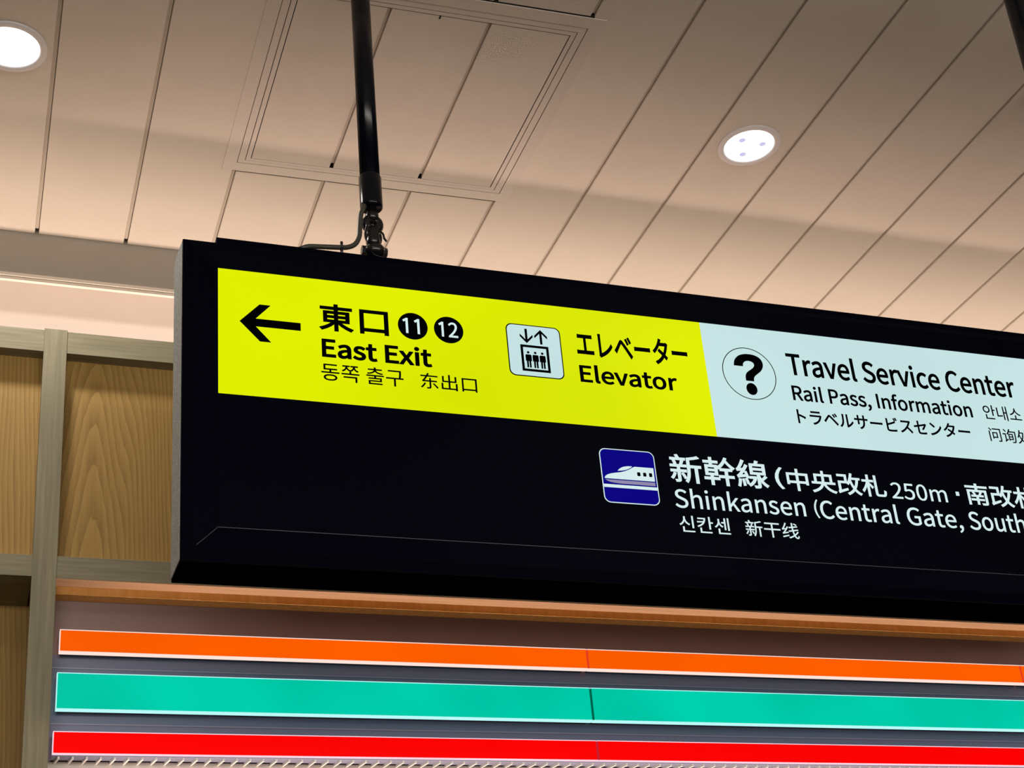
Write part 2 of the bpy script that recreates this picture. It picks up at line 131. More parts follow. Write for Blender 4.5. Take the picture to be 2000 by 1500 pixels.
 '칸':(920,'106,758 0,-68 315,0 -8,-56 -17,-54 -335,-15 14,-68 289,22 -70,-80 -98,-67 -130,-56 34,-66 152,68 115,85 80,103 46,119 15,133|668,827 0,-675 84,0 0,325 133,0 0,69 -133,0 0,281|188,217 0,-275 603,0 0,68 -520,0 0,207'),
 ' ':(224,''),
}

# ---------------------------------------------------------------- helpers
def srgb(r, g, b):
    f = lambda c: (c / 255 / 12.92) if c / 255 <= 0.04045 else ((c / 255 + 0.055) / 1.055) ** 2.4
    return (f(r), f(g), f(b), 1.0)

def mat(name, col, rough=0.6, metal=0.0, noise=0.0, nscale=20.0, bump=0.0, bscale=200.0, spec=0.5):
    M = bpy.data.materials.new(name); M.use_nodes = True
    nt = M.node_tree; b = nt.nodes['Principled BSDF']
    b.inputs['Base Color'].default_value = col
    b.inputs['Roughness'].default_value = rough
    b.inputs['Metallic'].default_value = metal
    b.inputs['Specular IOR Level'].default_value = spec
    if noise or bump:
        tc = nt.nodes.new('ShaderNodeTexCoord')
    if noise:
        n = nt.nodes.new('ShaderNodeTexNoise'); n.inputs['Scale'].default_value = nscale
        n.inputs['Detail'].default_value = 4
        nt.links.new(tc.outputs['Object'], n.inputs['Vector'])
        r = nt.nodes.new('ShaderNodeValToRGB')
        r.color_ramp.elements[0].position = 0.3; r.color_ramp.elements[1].position = 0.7
        r.color_ramp.elements[0].color = tuple(c * (1 - noise) for c in col[:3]) + (1,)
        r.color_ramp.elements[1].color = tuple(min(1, c * (1 + noise)) for c in col[:3]) + (1,)
        nt.links.new(n.outputs['Fac'], r.inputs['Fac'])
        nt.links.new(r.outputs['Color'], b.inputs['Base Color'])
    if bump:
        n2 = nt.nodes.new('ShaderNodeTexNoise'); n2.inputs['Scale'].default_value = bscale
        n2.inputs['Detail'].default_value = 2
        nt.links.new(tc.outputs['Object'], n2.inputs['Vector'])
        bp = nt.nodes.new('ShaderNodeBump'); bp.inputs['Strength'].default_value = bump
        bp.inputs['Distance'].default_value = 0.002
        nt.links.new(n2.outputs['Fac'], bp.inputs['Height'])
        nt.links.new(bp.outputs['Normal'], b.inputs['Normal'])
    return M

def glow(name, col, strength=1.0, var=0.0, vscale=3.0, base=(0.0, 0.0, 0.0, 1), rough=0.35):
    """a back-lit face: it emits its own colour, a little uneven like real tubes behind film"""
    M = bpy.data.materials.new(name); M.use_nodes = True
    nt = M.node_tree; b = nt.nodes['Principled BSDF']
    b.inputs['Base Color'].default_value = base
    b.inputs['Roughness'].default_value = rough
    b.inputs['Specular IOR Level'].default_value = 0.03
    b.inputs['Emission Color'].default_value = col
    b.inputs['Emission Strength'].default_value = strength
    if var:
        tc = nt.nodes.new('ShaderNodeTexCoord')
        n = nt.nodes.new('ShaderNodeTexNoise'); n.inputs['Scale'].default_value = vscale
        n.inputs['Detail'].default_value = 1
        nt.links.new(tc.outputs['Object'], n.inputs['Vector'])
        mr = nt.nodes.new('ShaderNodeMapRange')
        mr.inputs['From Min'].default_value = 0.3; mr.inputs['From Max'].default_value = 0.6
        mr.inputs['To Min'].default_value = strength * (1 - var); mr.inputs['To Max'].default_value = strength
        nt.links.new(n.outputs['Fac'], mr.inputs['Value'])
        nt.links.new(mr.outputs['Result'], b.inputs['Emission Strength'])
    return M

def wood(name, c0, c1, c2, kind, grain=60.0):
    """kind 'oak': arched cathedral figure on upright boards; 'up'/'along': straight fine grain"""
    M = bpy.data.materials.new(name); M.use_nodes = True
    nt = M.node_tree; b = nt.nodes['Principled BSDF']; L = nt.links.new; N = nt.nodes.new
    b.inputs['Roughness'].default_value = 0.55
    b.inputs['Specular IOR Level'].default_value = 0.3
    tc = N('ShaderNodeTexCoord')
    mp = N('ShaderNodeMapping'); L(tc.outputs['Object'], mp.inputs['Vector'])
    fine = N('ShaderNodeTexNoise'); fine.inputs['Scale'].default_value = grain; fine.inputs['Detail'].default_value = 5
    L(mp.outputs['Vector'], fine.inputs['Vector'])
    mp.inputs['Scale'].default_value = (1, 1, 0.05) if kind != 'along' else (0.05, 1, 1)
    ramp = N('ShaderNodeValToRGB')
    ramp.color_ramp.elements[0].color = c0; ramp.color_ramp.elements[1].color = c2
    e = ramp.color_ramp.elements.new(0.5); e.color = c1
    if kind == 'oak':
        mp2 = N('ShaderNodeMapping'); L(tc.outputs['Object'], mp2.inputs['Vector'])
        mp2.inputs['Scale'].default_value = (1, 0.0, 0.13)
        w = N('ShaderNodeTexNoise'); w.inputs['Scale'].default_value = 5; w.inputs['Detail'].default_value = 2
        L(mp2.outputs['Vector'], w.inputs['Vector'])
        ad = N('ShaderNodeVectorMath'); ad.operation = 'SCALE'; ad.inputs['Scale'].default_value = 0.07
        L(w.outputs['Color'], ad.inputs[0])
        ad2 = N('ShaderNodeVectorMath'); ad2.operation = 'ADD'
        L(mp2.outputs['Vector'], ad2.inputs[0]); L(ad.outputs['Vector'], ad2.inputs[1])
        wv = N('ShaderNodeTexWave'); wv.wave_type = 'RINGS'; wv.rings_direction = 'SPHERICAL'
        wv.wave_profile = 'SAW'
        wv.inputs['Scale'].default_value = 26; wv.inputs['Distortion'].default_value = 1.6
        wv.inputs['Detail'].default_value = 2; wv.inputs['Detail Scale'].default_value = 2
        L(ad2.outputs['Vector'], wv.inputs['Vector'])
        mx = N('ShaderNodeMix'); mx.data_type = 'FLOAT'; mx.inputs[0].default_value = 0.52
        L(wv.outputs['Fac'], mx.inputs[2]); L(fine.outputs['Fac'], mx.inputs[3])
        L(mx.outputs[0], ramp.inputs['Fac'])
    else:
        mr = N('ShaderNodeMapRange'); mr.inputs['From Min'].default_value = 0.3; mr.inputs['From Max'].default_value = 0.7
        L(fine.outputs['Fac'], mr.inputs['Value']); L(mr.outputs['Result'], ramp.inputs['Fac'])
    L(ramp.outputs['Color'], b.inputs['Base Color'])
    return M

def link(name, me, M, parent=None, loc=None):
    if M is not None:
        me.materials.clear(); me.materials.append(M)
    o = bpy.data.objects.new(name, me); COL.objects.link(o)
    if loc: o.location = loc
    if parent is not None:
        o.parent = parent
        o.matrix_parent_inverse = Matrix.Translation(parent.location).inverted()
    return o

def tag(o, label=None, cat=None, group=None, kind=None):
    if label: o['label'] = label
    if cat: o['category'] = cat
    if group: o['group'] = group
    if kind: o['kind'] = kind
    return o

def thing(name, loc, label, cat, group=None):
    o = bpy.data.objects.new(name, None); COL.objects.link(o)
    o.location = loc; o.empty_display_size = 0.1
    return tag(o, label, cat, group)

def struct(name, loc=(0, 0, 0), label=None):
    o = bpy.data.objects.new(name, None); COL.objects.link(o); o.location = loc
    return tag(o, label, None, None, 'structure')

def add_box(bm, x0, x1, y0, y1, z0, z1, shear=None, bevel=0.0):
    v = [bm.verts.new(p) for p in ((x0, y0, z0), (x1, y0, z0), (x1, y1, z0), (x0, y1, z0),
                                   (x0, y0, z1), (x1, y0, z1), (x1, y1, z1), (x0, y1, z1))]
    if shear:
        for q in v: q.co.y += shear[0] * (q.co.x - shear[1])
    fs = [bm.faces.new([v[i] for i in f]) for f in ((0, 3, 2, 1), (4, 5, 6, 7), (0, 1, 5, 4), (1, 2, 6, 5), (2, 3, 7, 6), (3, 0, 4, 7))]
    if bevel:
        es = list({e for f in fs for e in f.edges})
        bmesh.ops.bevel(bm, geom=es, offset=bevel, segments=2, profile=0.7, affect='EDGES')

def finish(bm, name='mesh', smooth=False):
    bmesh.ops.recalc_face_normals(bm, faces=bm.faces)
    me = bpy.data.meshes.new(name); bm.to_mesh(me); bm.free()
    if smooth:
        for p in me.polygons: p.use_smooth = True
    return me

def box(name, M, x0, x1, y0, y1, z0, z1, parent=None, shear=None, bevel=0.0):
    bm = bmesh.new(); add_box(bm, x0, x1, y0, y1, z0, z1, shear, bevel)
    return link(name, finish(bm, name), M, parent)

def add_prism(bm, pts, y0, y1):
    """outline in (x, z) extruded from y0 to y1"""
    a = [bm.verts.new((x, y0, z)) for x, z in pts]; b = [bm.verts.new((x, y1, z)) for x, z in pts]
    bm.faces.new(a); bm.faces.new(b[::-1])
    n = len(pts)
    for i in range(n): bm.faces.new((a[i], b[i], b[(i + 1) % n], a[(i + 1) % n]))

def prism(name, M, pts, y0, y1, parent=None):
    bm = bmesh.new(); add_prism(bm, pts, y0, y1)
    return link(name, finish(bm, name), M, parent)

def lathe(bm, prof, cx, cy, n=48, close=False):
    """profile of (radius, z) about the vertical through (cx, cy)"""
    rings = []
    for r, z in prof:
        if r < 1e-6: rings.append([bm.verts.new((cx, cy, z))]); continue
        rings.append([bm.verts.new((cx + r * math.cos(2 * math.pi * i / n), cy + r * math.sin(2 * math.pi * i / n), z)) for i in range(n)])
    pairs = list(zip(rings, rings[1:]))
    if close: pairs.append((rings[-1], rings[0]))
    for a, b in pairs:
        for i in range(n):
            j = (i + 1) % n
            if len(a) == 1 and len(b) == 1: continue
            if len(a) == 1: bm.faces.new((a[0], b[i], b[j]))
            elif len(b) == 1: bm.faces.new((a[i], b[0], a[j]))
            else: bm.faces.new((a[i], b[i], b[j], a[j]))

def tube(bm, pts, rad, n=10):
    """round bar along a path"""
    pts = [Vector(p) for p in pts]; rings = []
    prev = None
    for i, p in enumerate(pts):
        t = (pts[min(i + 1, len(pts) - 1)] - pts[max(i - 1, 0)]).normalized()
        u = prev if prev is not None else (Vector((0, 1, 0)) if abs(t.y) < 0.9 else Vector((1, 0, 0)))
        u = (u - t * u.dot(t)).normalized(); prev = u
        w = t.cross(u)
        r = rad[i] if isinstance(rad, (list, tuple)) else rad
        rings.append([bm.verts.new(p + (u * math.cos(2 * math.pi * k / n) + w * math.sin(2 * math.pi * k / n)) * r) for k in range(n)])
    for a, b in zip(rings, rings[1:]):
        for i in range(n): bm.faces.new((a[i], b[i], b[(i + 1) % n], a[(i + 1) % n]))
    bm.faces.new(rings[0]); bm.faces.new(rings[-1][::-1])

def smooth_path(pts, k=6):
    out = []; P = [Vector(p) for p in pts]
    for i in range(len(P) - 1):
        p0 = P[max(i - 1, 0)]; p1 = P[i]; p2 = P[i + 1]; p3 = P[min(i + 2, len(P) - 1)]
        for j in range(k):
            t = j / k
            out.append(0.5 * ((2 * p1) + (p2 - p0) * t + (2 * p0 - 5 * p1 + 4 * p2 - p3) * t * t + (3 * p1 - p0 - 3 * p2 + p3) * t ** 3))
    out.append(P[-1]); return out

def add_torus(bm, c, R, r, axis='y', n=28, k=12):
    vs = []
    for i in range(n):
        a = 2 * math.pi * i / n; ring = []
        for j in range(k):
            b = 2 * math.pi * j / k; q = R + r * math.cos(b)
            if axis == 'y': p = (c[0] + q * math.cos(a), c[1] + r * math.sin(b), c[2] + q * math.sin(a))
            elif axis == 'x': p = (c[0] + r * math.sin(b), c[1] + q * math.cos(a), c[2] + q * math.sin(a))
            else: p = (c[0] + q * math.cos(a), c[1] + q * math.sin(a), c[2] + r * math.sin(b))
            ring.append(bm.verts.new(p))
        vs.append(ring)
    for i in range(n):
        for j in range(k):
            bm.faces.new((vs[i][j], vs[(i + 1) % n][j], vs[(i + 1) % n][(j + 1) % k], vs[i][(j + 1) % k]))

# ---------------------------------------------------------------- materials
M_CEIL = mat('ceiling_paint', (0.72, 0.63, 0.56, 1), 0.62, noise=0.02, nscale=6, bump=0.15, bscale=260, spec=0.3)
M_GROOVE = mat('groove_paint', (0.58, 0.50, 0.43, 1), 0.7)
M_VOID = mat('dark_gap', (0.006, 0.005, 0.005, 1), 0.9)
M_FASCIA = mat('taupe_paint', (0.37, 0.34, 0.30, 1), 0.6, noise=0.02, nscale=5)
M_LIP = mat('pale_lip_paint', (0.80, 0.72, 0.64, 1), 0.5)
M_WALL = mat('wall_paint', (0.82, 0.75, 0.71, 1), 0.7, noise=0.03, nscale=3)
M_FLOOR = mat('floor_stone', (0.11, 0.105, 0.10, 1), 0.35, noise=0.06, nscale=8)
M_HATCH = mat('hatch_paint', (0.70, 0.61, 0.54, 1), 0.6, noise=0.03, nscale=5, bump=0.15, bscale=260)
M_HFRAME = mat('hatch_frame_paint', (0.68, 0.59, 0.53, 1), 0.45)
M_POSTW = wood('grey_brown_post_wood', srgb(132, 124, 99), srgb(144, 135, 109), srgb(156, 147, 120), 'up', 90)
M_RAILW = wood('grey_brown_rail_wood', srgb(132, 124, 99), srgb(144, 135, 109), srgb(156, 147, 120), 'along', 90)
M_OAK = wood('oak_board', srgb(130, 96, 44), srgb(168, 132, 70), srgb(186, 150, 86), 'oak', 110)
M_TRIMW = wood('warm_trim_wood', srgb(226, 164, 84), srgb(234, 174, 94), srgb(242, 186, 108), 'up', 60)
M_LITRAILW = wood('lit_rail_wood', srgb(198, 158, 122), srgb(206, 166, 130), srgb(214, 176, 140), 'along', 60)  # warmer than the rail wood, the lit underside is put into the colour
M_BACK = mat('grey_backing_sheet', (0.24, 0.25, 0.37, 1), 0.45, noise=0.02, nscale=4)
M_BACKUP = mat('brown_backing_sheet', (0.36, 0.25, 0.235, 1), 0.45, noise=0.02, nscale=4)
M_PALESTRIP = mat('pale_backing_strip', (0.42, 0.38, 0.48, 1), 0.4)
M_LOWER = mat('cream_lower_wall', (0.78, 0.70, 0.64, 1), 0.6)
M_BLACK = mat('black_sign_paint', (0.0008, 0.0014, 0.0052, 1), 0.45, bump=0.05, bscale=500, spec=0.02)
M_UNDER = mat('matt_black_body', (0.0010, 0.0014, 0.0040, 1), 0.8, spec=0.0)
M_SIDE = mat('grainy_grey_side', (0.40, 0.42, 0.41, 1), 0.75, noise=0.45, nscale=220, bump=0.5, bscale=400)  # grey with a strong speckle, far lighter than the black front
M_HAIR = mat('highlight_grey', (0.09, 0.09, 0.13, 1), 0.35, metal=0.4)  # grey of the frame's edge highlight, put into the colour
M_POLE = mat('black_pole_paint', (0.002, 0.003, 0.007, 1), 0.2, spec=0.3)
M_IRON = mat('black_iron', (0.006, 0.006, 0.007, 1), 0.25, spec=0.6)
M_CABLE = mat('grey_cable_sheath', (0.055, 0.055, 0.043, 1), 0.4)
M_INK = mat('black_film', (0.001, 0.001, 0.002, 1), 0.8, spec=0.0)
G_YELLOW = glow('yellow_film', srgb(226, 240, 0), 1.0, 0.10, 1.6)
G_WHITE = glow('white_film', srgb(200, 229, 230), 1.0, 0.05, 1.6)
G_LETTER = glow('white_letter_film', srgb(214, 236, 236), 1.0)
G_BLUE = glow('blue_film', srgb(6, 0, 128), 1.0)
G_LILAC = glow('lilac_film', srgb(146, 138, 170), 1.0)
G_ORANGE = glow('orange_acrylic', srgb(255, 94, 0), 1.0, 0.06, 2.0)
G_TEAL = glow('teal_acrylic', srgb(0, 210, 175), 1.0, 0.16, 2.6)
G_RED = glow('red_acrylic', srgb(254, 0, 0), 1.0, 0.04, 2.0)
G_RIM_O = glow('pinkish_white_acrylic', srgb(255, 226, 214), 1.0)
G_RIM_T = glow('mint_white_acrylic', srgb(185, 250, 247), 1.0)
G_RIM_R = glow('rose_white_acrylic', srgb(255, 214, 228), 1.0)
G_CAP = {'orange': glow('dull_red_cap', srgb(228, 62, 30), 1.0), 'teal': glow('dull_green_cap', srgb(0, 96, 74), 1.0), 'red': glow('dull_rose_cap', srgb(196, 30, 46), 1.0)}
M_HOUS = mat('dark_bar_housing', (0.05, 0.05, 0.07, 1), 0.5)
M_LAMPRING = mat('lamp_trim_ring', (0.80, 0.74, 0.75, 1), 0.4)
M_FIN = mat('white_fin', (0.92, 0.90, 0.86, 1), 0.5)
G_LENS = glow('lamp_lens', (1.0, 1.0, 1.0, 1), 1.6)
G_SPOT = glow('lamp_lens_shaded_spot', srgb(205, 198, 235), 1.0)

# ---------------------------------------------------------------- ceiling
ZC = 4.76          # underside of the boards
GX0, GP = 0.1139, 0.30137
Y_END = 4.587
SH = (-0.025, 1.179)     # the hatch sits very slightly askew
HX0, HX1, HY0, HY1 = 0.6745, 1.668, 3.152, 4.073
ceiling = struct('ceiling', (0, 0, ZC), 'off-white board ceiling with recessed joints')
GW = 0.0135
def plank(x0, x1, y0, y1, s0=0, s1=0):
    bm = bmesh.new(); add_box(bm, x0, x1, y0, y1, ZC, ZC + 0.012)
    for v in bm.verts:          # an end that meets the hatch follows its slight skew
        if (s0 and abs(v.co.y - y0) < 1e-6) or (s1 and abs(v.co.y - y1) < 1e-6):
            v.co.y += SH[0] * (v.co.x - SH[1])
    bmesh.ops.bevel(bm, geom=bm.edges[:], offset=0.0015, segments=1, affect='EDGES')
    link('ceiling_board', finish(bm), M_CEIL, ceiling)
for k in range(-14, 26):
    x0 = GX0 + GP * k + GW / 2; x1 = GX0 + GP * (k + 1) - GW / 2
    if k in (2, 3, 4):
        plank(x0, x1, -1.5, HY0 - 0.005, 0, 1); plank(x0, x1, HY1 + 0.007, Y_END, 1, 0)
    else:
        plank(x0, x1, -1.5, Y_END)
    gx = GX0 + GP * k
    def chan(y0, y1):
        box('joint_channel', M_GROOVE, gx - GW / 2, gx + GW / 2 - 0.0018, y0, y1, ZC + 0.009, ZC + 0.013, ceiling)
    if k in (3, 4, 5) or k == 2:
        chan(-1.5, HY0 - 0.022); chan(HY1 + 0.008, Y_END - 0.020)
    else:
        chan(-1.5, Y_END - 0.020)
box('ceiling_void', M_VOID, -4.3, 8.2, -1.5, Y_END, ZC + 0.03, ZC + 0.05, ceiling)

# fascia step at the wall end of the ceiling, with its pale lower lip
tr = struct('trim_1', (2, 4.6, 4.6), 'taupe fascia board with a pale double lip closing the ceiling')
box('fascia_board', M_FASCIA, -4.3, 8.2, Y_END, Y_END + 0.012, 4.588, ZC + 0.03, tr)
box('fascia_lip', M_LIP, -4.3, 8.2, Y_END - 0.006, Y_END + 0.012, 4.576, 4.588, tr)
box('fascia_lip', M_LIP, -4.3, 8.2, Y_END - 0.002, Y_END + 0.012, 4.563, 4.573, tr)
box('fascia_shadow_gap', M_GROOVE, -4.3, 8.2, Y_END + 0.006, Y_END + 0.012, 4.573, 4.576, tr)
box('upper_slab', M_WALL, -4.3, 8.2, Y_END + 0.005, 5.0, 4.79, 4.81, tr)

box('wall_back', M_WALL, -4.3, 8.2, 4.88, 5.0, 0, 4.79)['kind'] = 'structure'
box('floor', M_FLOOR, -9, 12, -9, 5.0, -0.1, 0.0)['kind'] = 'structure'

# ---------------------------------------------------------------- wooden wall unit
WY = 4.0
frame = thing('wood_wall_unit', (2.0, 4.4, 0.0), 'grey-brown timber lattice wall unit with recessed oak boards behind the sign', 'wall unit')
PT, RT0, RB0 = 4.025, 4.021, 3.948      # post top, top rail
MT, MB = 3.300, 3.237                    # middle rail
PX0, PX1 = 0.1372, 0.2024
def post(x0, x1):
    box('post', M_POSTW, x0, x1, WY - 0.003, WY + 0.05, 0.0, PT, frame, bevel=0.0012)
posts = [(PX0 - 2.49, PX1 - 2.49), (PX0 - 1.66, PX1 - 1.66), (PX0 - 0.83, PX1 - 0.83), (PX0, PX1)]
for a, b in posts:
    post(a, b)
    box('partition', M_POSTW, a + 0.01, b - 0.01, WY + 0.05, WY + 0.255, 0.0, MB, frame)
upper = [(PX0 + 0.83 * i, PX1 + 0.83 * i) for i in range(1, 9)]
for a, b in upper:
    box('post', M_POSTW, a, b, WY - 0.003, WY + 0.05, MT, PT, frame, bevel=0.0012)
allp = posts + upper
for (a, b), (c, d) in zip(allp, allp[1:]):
    box('rail', M_RAILW, b, c, WY, WY + 0.045, RB0, RT0, frame, bevel=0.001)
    bm = bmesh.new()
    cx, cz = (0.332, 3.34) if b == PX1 else ((b + c) / 2 - 0.03, 3.1)
    add_box(bm, b - 0.01 - cx, c + 0.01 - cx, WY + 0.045, WY + 0.060, MT - 0.03 - cz, RB0 + 0.03 - cz)
    link('oak_board', finish(bm), M_OAK, frame, (cx, 0, cz))
for (a, b), (c, d) in zip(posts, posts[1:]):
    box('rail', M_RAILW, b, c, WY, WY + 0.05, MB, MT, frame, bevel=0.001)
    bm = bmesh.new()
    cx, cz = (b + c) / 2 + 0.11, 2.2
    add_box(bm, b - 0.01 - cx, c + 0.01 - cx, WY + 0.24, WY + 0.255, 1.2 - cz, MB + 0.04 - cz)
    link('oak_board', finish(bm), M_OAK, frame, (cx, 0, cz))
    box('soffit_board', M_RAILW, b, c, WY + 0.05, WY + 0.24, MB + 0.004, MB + 0.02, frame)
    box('rail', M_RAILW, b, c, WY, WY + 0.05, 1.12, 1.2, frame)
XR = 8.1
box('rail', M_RAILW, PX1, XR, WY, WY + 0.055, 3.2350, MT, frame, bevel=0.001)
box('lit_underside_strip', M_LITRAILW, PX1, XR, WY + 0.001, WY + 0.055, 3.2325, 3.2350, frame)  # added strip, carries the orange light under the rail in its colour
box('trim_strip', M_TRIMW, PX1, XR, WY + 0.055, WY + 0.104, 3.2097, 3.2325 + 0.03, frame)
box('unit_top', M_RAILW, -2.4, XR, WY + 0.045, 4.88, RT0 - 0.03, RT0 - 0.01, frame)
YB = 4.105
box('backing_sheet', M_BACK, PX1 - 0.01, XR, YB, YB + 0.012, 2.752, 3.050, frame)
box('backing_sheet', M_BACKUP, PX1 - 0.01, XR, YB, YB + 0.012, 3.050, 3.24, frame)
box('pale_strip', M_PALESTRIP, PX1, XR, YB - 0.002, YB, 3.010, 3.0135, frame)  # thin lines paler than the backing sheet
box('pale_strip', M_PALESTRIP, PX1, XR, YB - 0.002, YB, 2.851, 2.8545, frame)
box('lower_board', M_LOWER, PX1, XR, 4.118, 4.135, 1.2, 2.752, frame)

# grille of white fins under the lowest bars
gr = thing('fin_grille', (1.8, 4.09, 2.75), 'white finned grille strip running under the red light bars', 'grille')
box('grille_back', M_BACK, PX1 + 0.012, XR, 4.060, 4.118, 2.7520, 2.7540, gr)
bm = bmesh.new(); add_box(bm, -0.0026, 0.0026, -0.027, 0.027, -0.004, 0.004, (0, 0))
for v in bm.verts: v.co.x -= 0.16 * v.co.y
fin_me = finish(bm, 'fin')
for i in range(216):
    link('fin', fin_me, M_FIN, gr, (0.2285 + 0.0365 * i, 4.092, 2.7488))

# ---------------------------------------------------------------- coloured light bars
YF, YR = 4.055, 4.077
rows = [('orange', 3.1065, 3.0415, 0.2215, G_ORANGE, G_RIM_O, 1.7815),
        ('teal', 2.9825, 2.8785, 0.2190, G_TEAL, G_RIM_T, 1.7790),
        ('red', 2.8180, 2.7555, 0.2155, G_RED, G_RIM_R, 1.7815)]
spots = ['at the left end beside the wooden post', 'right of the first joint', 'beyond the second joint, cut by the picture edge']
for rname, zt, zb, x0, gm, rim, xj in rows:
    ends = [x0, xj, xj + 1.587, xj + 3.174]
    for i in range(3):
        a = ends[i] + (0.0015 if i else 0); b = ends[i + 1] - 0.0015
        where = {'orange': 'top row', 'teal': 'wide middle row', 'red': 'bottom row'}[rname]
        t = thing('light_bar', ((a + b) / 2, YR, zb), f'{rname} glowing light bar, {where}, {spots[i]}', 'light bar', f'{rname} light bars in the {where}')
        box('housing', M_HOUS, a + 0.006, b - 0.006, YR, YB, zb + 0.004, zt - 0.004, t)
        w = 0.0022
        bm = bmesh.new()
        add_box(bm, a, b, YF, YR, zt - w, zt); add_box(bm, a, b, YF, YR, zb, zb + w * 1.3)
        if i == 0: add_box(bm, a, a + w, YF, YR, zb + w * 1.3, zt - w)
        link('rim', finish(bm), rim, t)
        for e0, e1 in (((b - w, b),) if i == 0 else ((a, a + w), (b - w, b))):
            box('end_cap', G_CAP[rname], e0, e1, YF + 0.0005, YR, zb + w * 1.3, zt - w, t)
        bm = bmesh.new(); L = b - a - 2 * w
        add_box(bm, -L / 2, L / 2, YF + 0.001, YR - 0.002, zb + w * 1.3, zt - w)
        link('color_face', finish(bm), gm, t, ((a + b) / 2, 0, 0))

# ---------------------------------------------------------------- access hatch in the ceiling
hatch = thing('access_hatch', (1.18, 3.6, ZC), 'square ceiling access hatch with a stepped pale frame and three boards', 'hatch')
def ring(name, M, x0, x1, y0, y1, w, z0, z1, parent):
    parts = [((x0, y0), (x1, y0), (x1 - w, y0 + w), (x0 + w, y0 + w)), ((x1, y0), (x1, y1), (x1 - w, y1 - w), (x1 - w, y0 + w)),
             ((x1, y1), (x0, y1), (x0 + w, y1 - w), (x1 - w, y1 - w)), ((x0, y1), (x0, y0), (x0 + w, y0 + w), (x0 + w, y1 - w))]
    for q in parts:
        bm = bmesh.new()
        lo = [bm.verts.new((x, y + SH[0] * (x - SH[1]), z0)) for x, y in q]
        hi = [bm.verts.new((x, y + SH[0] * (x - SH[1]), z1)) for x, y in q]
        bm.faces.new(lo); bm.faces.new(hi[::-1])
        for i in range(4): bm.faces.new((lo[i], hi[i], hi[(i + 1) % 4], lo[(i + 1) % 4]))
        link(name, finish(bm), M, parent)
def hring(name, M, d, w, z0):
    ring(name, M, HX0 + d, HX1 - d, HY0 + d, HY1 - d * 0.8, w, z0, ZC + 0.013, hatch)
hring('outer_frame', M_HFRAME, 0.0, 0.042, ZC - 0.0030)
hring('gap_shade_ring', M_VOID, 0.042, 0.0028, ZC + 0.0006)  # near-black ring fills the gap, its shade is in the colour
hring('middle_frame', M_HFRAME, 0.0442, 0.0218, ZC - 0.0015)
hring('gap_shade_ring', M_VOID, 0.066, 0.0028, ZC + 0.0006)
hring('door_edge', M_HFRAME, 0.0684, 0.0146, ZC - 0.001)
hring('gap_shade_ring', M_VOID, 0.083, 0.0036, ZC + 0.0006)
for a, b in ((HY1, HY1 + 0.0068), (HY0 - 0.0048, HY0)):
    box('gap_shade_strip', M_VOID, HX0 + 0.022, HX1 - 0.004, a, b, ZC + 0.0006, ZC + 0.01, hatch, shear=SH)  # dark strips set flush in the gaps, painting the shade inside
hx0, hx1, hy0, hy1 = HX0 + 0.086, HX1 - 0.086, HY0 + 0.086, HY1 - 0.069
gaps = [hx0, 1.0265, 1.331, hx1]
for i in range(3):
    a = gaps[i] + (GW / 2 if i else 0); b = gaps[i + 1] - (GW / 2 if i < 2 else 0)
    box('hatch_board', M_HATCH, a, b, hy0, hy1, ZC, ZC + 0.012, hatch, shear=SH)
for g in gaps[1:3]:
    box('joint_channel', M_GROOVE, g - GW / 2, g + GW / 2 - 0.0018, hy0, hy1 - 0.016, ZC + 0.009, ZC + 0.013, hatch, shear=SH)
box('latch', M_VOID, 1.176, 1.181, 3.236, 3.250, ZC - 0.001, ZC + 0.002, hatch)

# ---------------------------------------------------------------- downlights
def downlight(x, y, label, r=0.107, power=30, studs=True):
    t = thing('downlight', (x, y, ZC), label, 'ceiling light', 'round downlights in the ceiling')
    bm = bmesh.new()
    lathe(bm, [(r * 0.80, ZC + 0.004), (r * 0.80, ZC - 0.004), (r * 0.83, ZC - 0.007), (r * 0.97, ZC - 0.006), (r, ZC - 0.003), (r, ZC - 0.0002), (r * 0.9, ZC + 0.004)], x, y, 64, True)
    link('trim_ring', finish(bm, smooth=True), M_LAMPRING, t)
    bm = bmesh.new()
    lathe(bm, [(r * 0.785, ZC + 0.004), (r * 0.785, ZC - 0.0035), (r * 0.74, ZC - 0.004), (0, ZC - 0.004)], x, y, 64)
    link('lens', finish(bm), G_LENS, t)
    for k in range(3 if studs else 0):
        a = math.radians(92 + 120 * k)
        cx, cy = x + 0.42 * r * math.cos(a), y + 0.42 * r * math.sin(a)
        bm = bmesh.new()
        lathe(bm, [(0.011, ZC - 0.004), (0.009, ZC - 0.0055), (0, ZC - 0.006)], cx, cy, 20)
        link('lens_stud', finish(bm, smooth=True), G_SPOT, t)
    l = bpy.data.lights.new('downlight_beam', 'SPOT'); l.energy = power; l.color = (1.0, 0.95, 0.88)
    l.spot_size = math.radians(130); l.spot_blend = 0.8; l.shadow_soft_size = r * 0.7
    o = bpy.data.objects.new('downlight_beam', l); COL.objects.link(o); o.parent = t; o.location = (0, 0, -0.02)
    return t
downlight(2.372, 3.584, 'round white downlight lit in the ceiling above the middle of the sign')
downlight(-0.014, 3.652, 'bright round downlight cut by the left edge of the picture', power=75, studs=False)
for x, y in ((-2.40, 3.65), (4.75, 3.6), (-0.01, 1.2), (2.37, 1.2), (4.75, 1.2), (-2.4, 1.2)):
    l = bpy.data.lights.new('downlight_beam', 'SPOT'); l.energy = 30; l.color = (1.0, 0.95, 0.88)
    if y < 2: l.energy = 30
    l.spot_size = math.radians(150); l.spot_blend = 0.6; l.shadow_soft_size = 0.08
    o = bpy.data.objects.new('downlight_beam', l); COL.objects.link(o); o.location = (x, y, ZC - 0.02)

